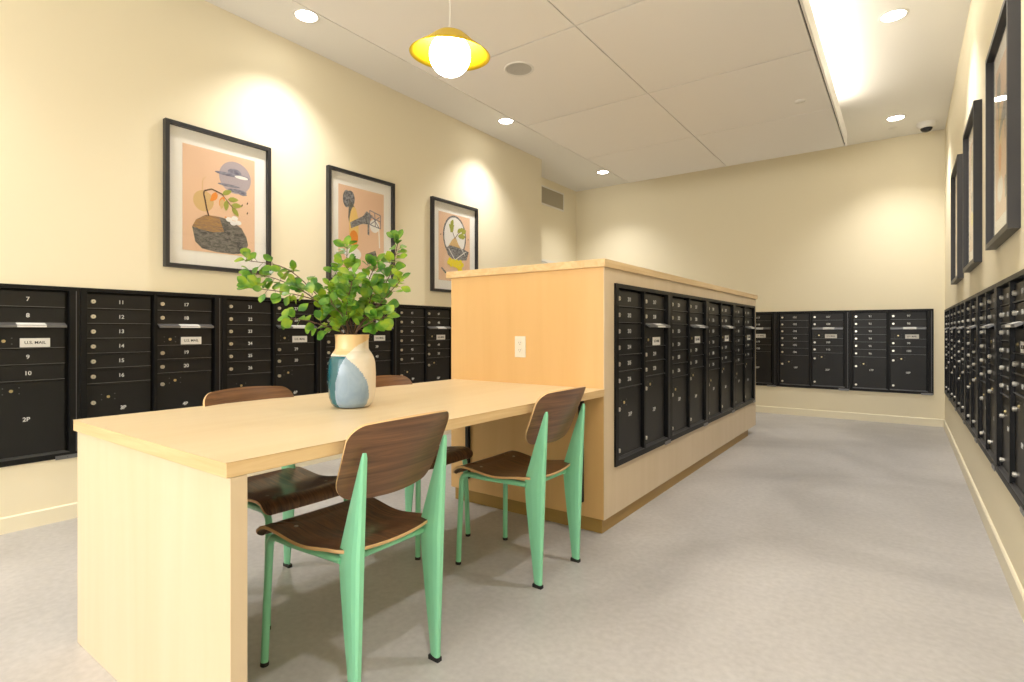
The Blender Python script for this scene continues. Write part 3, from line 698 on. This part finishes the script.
def art_c(A):
    def U(u, v): return (A.x0+u*(A.x1-A.x0), A.z1-v*(A.z1-A.z0))
    mb, y = A.mb, A.y
    ell(mb, *U(.5, .74), .17, .17, y-.0003, 'peach2')
    ell(mb, *U(.5, .33), .185, .225, y-.0006, 'greyink', 44); ell(mb, *U(.5, .33), .165, .205, y-.0009, 'whiteink', 44)
    poly(mb, [U(*p) for p in ((.24, .53), (.42, .38), (.52, .33), (.62, .44), (.76, .54))], y-.0012, 'tan')
    stroke(mb, [U(*p) for p in ((.5, .36), (.44, .28), (.40, .22))], .008, y-.0015, 'twig'); stroke(mb, [U(*p) for p in ((.5, .36), (.60, .28), (.68, .24))], .008, y-.0015, 'twig')
    for u, v, a in ((.33, .22, .5), (.38, .19, 1.2), (.44, .24, 2.4), (.58, .26, .6), (.65, .22, .2), (.66, .28, -.3), (.72, .26, .5), (.60, .31, 0.), (.68, .33, .3), (.36, .28, 1.)):
        leaf2(mb, *U(u, v), a, .085, .05, y-.0018-abs(a)*.0001-u*.0003, 'olive')
    poly(mb, [U(*p) for p in ((.22, .52), (.34, .47), (.80, .50), (.96, .53), (.88, .66), (.50, .69), (.28, .62))], y-.0021, 'greyink')
    stroke(mb, [U(*p) for p in ((.30, .52), (.50, .68), (.86, .53))], .009, y-.0024, 'whiteink'); stroke(mb, [U(*p) for p in ((.62, .42), (.84, .60))], .006, y-.0024, 'whiteink')
    q_ = 0
    for u, v in ((.34, .69), (.40, .72), (.38, .76), (.46, .70), (.52, .73), (.56, .70), (.62, .72), (.68, .70), (.56, .77), (.62, .79), (.68, .78), (.74, .74), (.48, .76), (.64, .84), (.70, .83), (.30, .73)):
        q_ += .00005; ell(mb, *U(u, v), .025, .025, y-.0027-q_, 'yellowink', 12)
    stroke(mb, [U(.08, .82), U(.24, .90)], .02, y-.0012, 'greyink')
    for u in (.06, .94): leaf2(mb, *U(u, .35), 1.5, .02, .012, y-.001, 'twig')
class A_: pass
def picture(loc, rz, art, label, group, W=.728, H=.965, t=.04):
    T = thing('framed_picture', label, 'picture', loc, rz, group)
    f = .026; mb = MB()
    for b in ((0, W, 0, f), (0, W, H-f, H), (0, f, f, H-f), (W-f, W, f, H-f)): mb.box(b[0], b[1], -t, 0, b[2], b[3], 'frame')
    link('frame', mb.mesh('picture_frame'), T)
    mb = MB(); mb.box(f, W-f, -.010, -.004, f, H-f, 'paper'); link('mat_board', mb.mesh('mat_board'), T)
    A = A_(); A.mb = MB(); A.x0, A.x1, A.z0, A.z1, A.y = .115, W-.115, .125, H-.125, -.012
    A.mb.box(A.x0, A.x1, -.012, -.0102, A.z0, A.z1, 'peach'); art(A); link('print', A.mb.mesh('art_print'), T)
    mb = MB(); mb.box(f, W-f, -.0235, -.022, f, H-f, 'glass'); link('glass', mb.mesh('picture_glass'), T)
LP = 'framed collages on the left wall'; RP = 'framed pictures on the right wall'
picture((XL, 1.548, 1.512), PI/2, art_a, 'framed collage of a rock, a twig and a storm cloud disc on the left wall', LP)
picture((XL, 2.785, 1.512), PI/2, art_b, 'framed collage of an amber glass and grey machinery, behind the leafy branches', LP)
picture((XL, 4.018, 1.500), PI/2, art_c, 'framed collage of a tree in an oval above yellow flowers, beside the island', LP)
picture((XR, 3.655, 1.500), -PI/2, art_b, 'black framed picture on the right wall nearest the viewer, cut by the photo top', RP)
picture((XR, 4.97, 1.500), -PI/2, art_c, 'black framed picture on the right wall, middle of the three', RP)
picture((XR, 6.19, 1.500), -PI/2, art_a, 'black framed picture on the right wall farthest from the viewer', RP)

# ------------------------------------------------------------------ lights
w = bpy.data.worlds.new('World'); bpy.context.scene.world = w; w.use_nodes = True
w.node_tree.nodes['Background'].inputs[0].default_value = (1, .97, .92, 1); w.node_tree.nodes['Background'].inputs[1].default_value = 1.5
po = lamp('AREA', 'added_rear_fill', ((WX0+WX1)/2, YF-.02, (WZ0+WZ1)/2), 62, (1, .99, .97), shape='RECTANGLE', size=WX1-WX0-.1, size_y=WZ1-WZ0-.1)  # area lamp added at the invented opening to brighten the room from behind
po.rotation_euler = (PI/2, 0, 0)

# ------------------------------------------------------------------ camera
cd = bpy.data.cameras.new('Camera'); co = bpy.data.objects.new('Camera', cd); C.objects.link(co)
co.location = (0, 0, 1.09); co.rotation_euler = (PI/2, 0, math.atan2(392, 543.7))
cd.sensor_width = 36; cd.lens = 543.7/1024*36; cd.shift_y = -10/1024; cd.clip_start = .05
bpy.context.scene.camera = co
vs_ = bpy.context.scene.view_settings; vs_.view_transform = 'Standard'; vs_.look = 'None'; vs_.gamma = 1; vs_.use_curve_mapping = False; vs_.exposure = .84
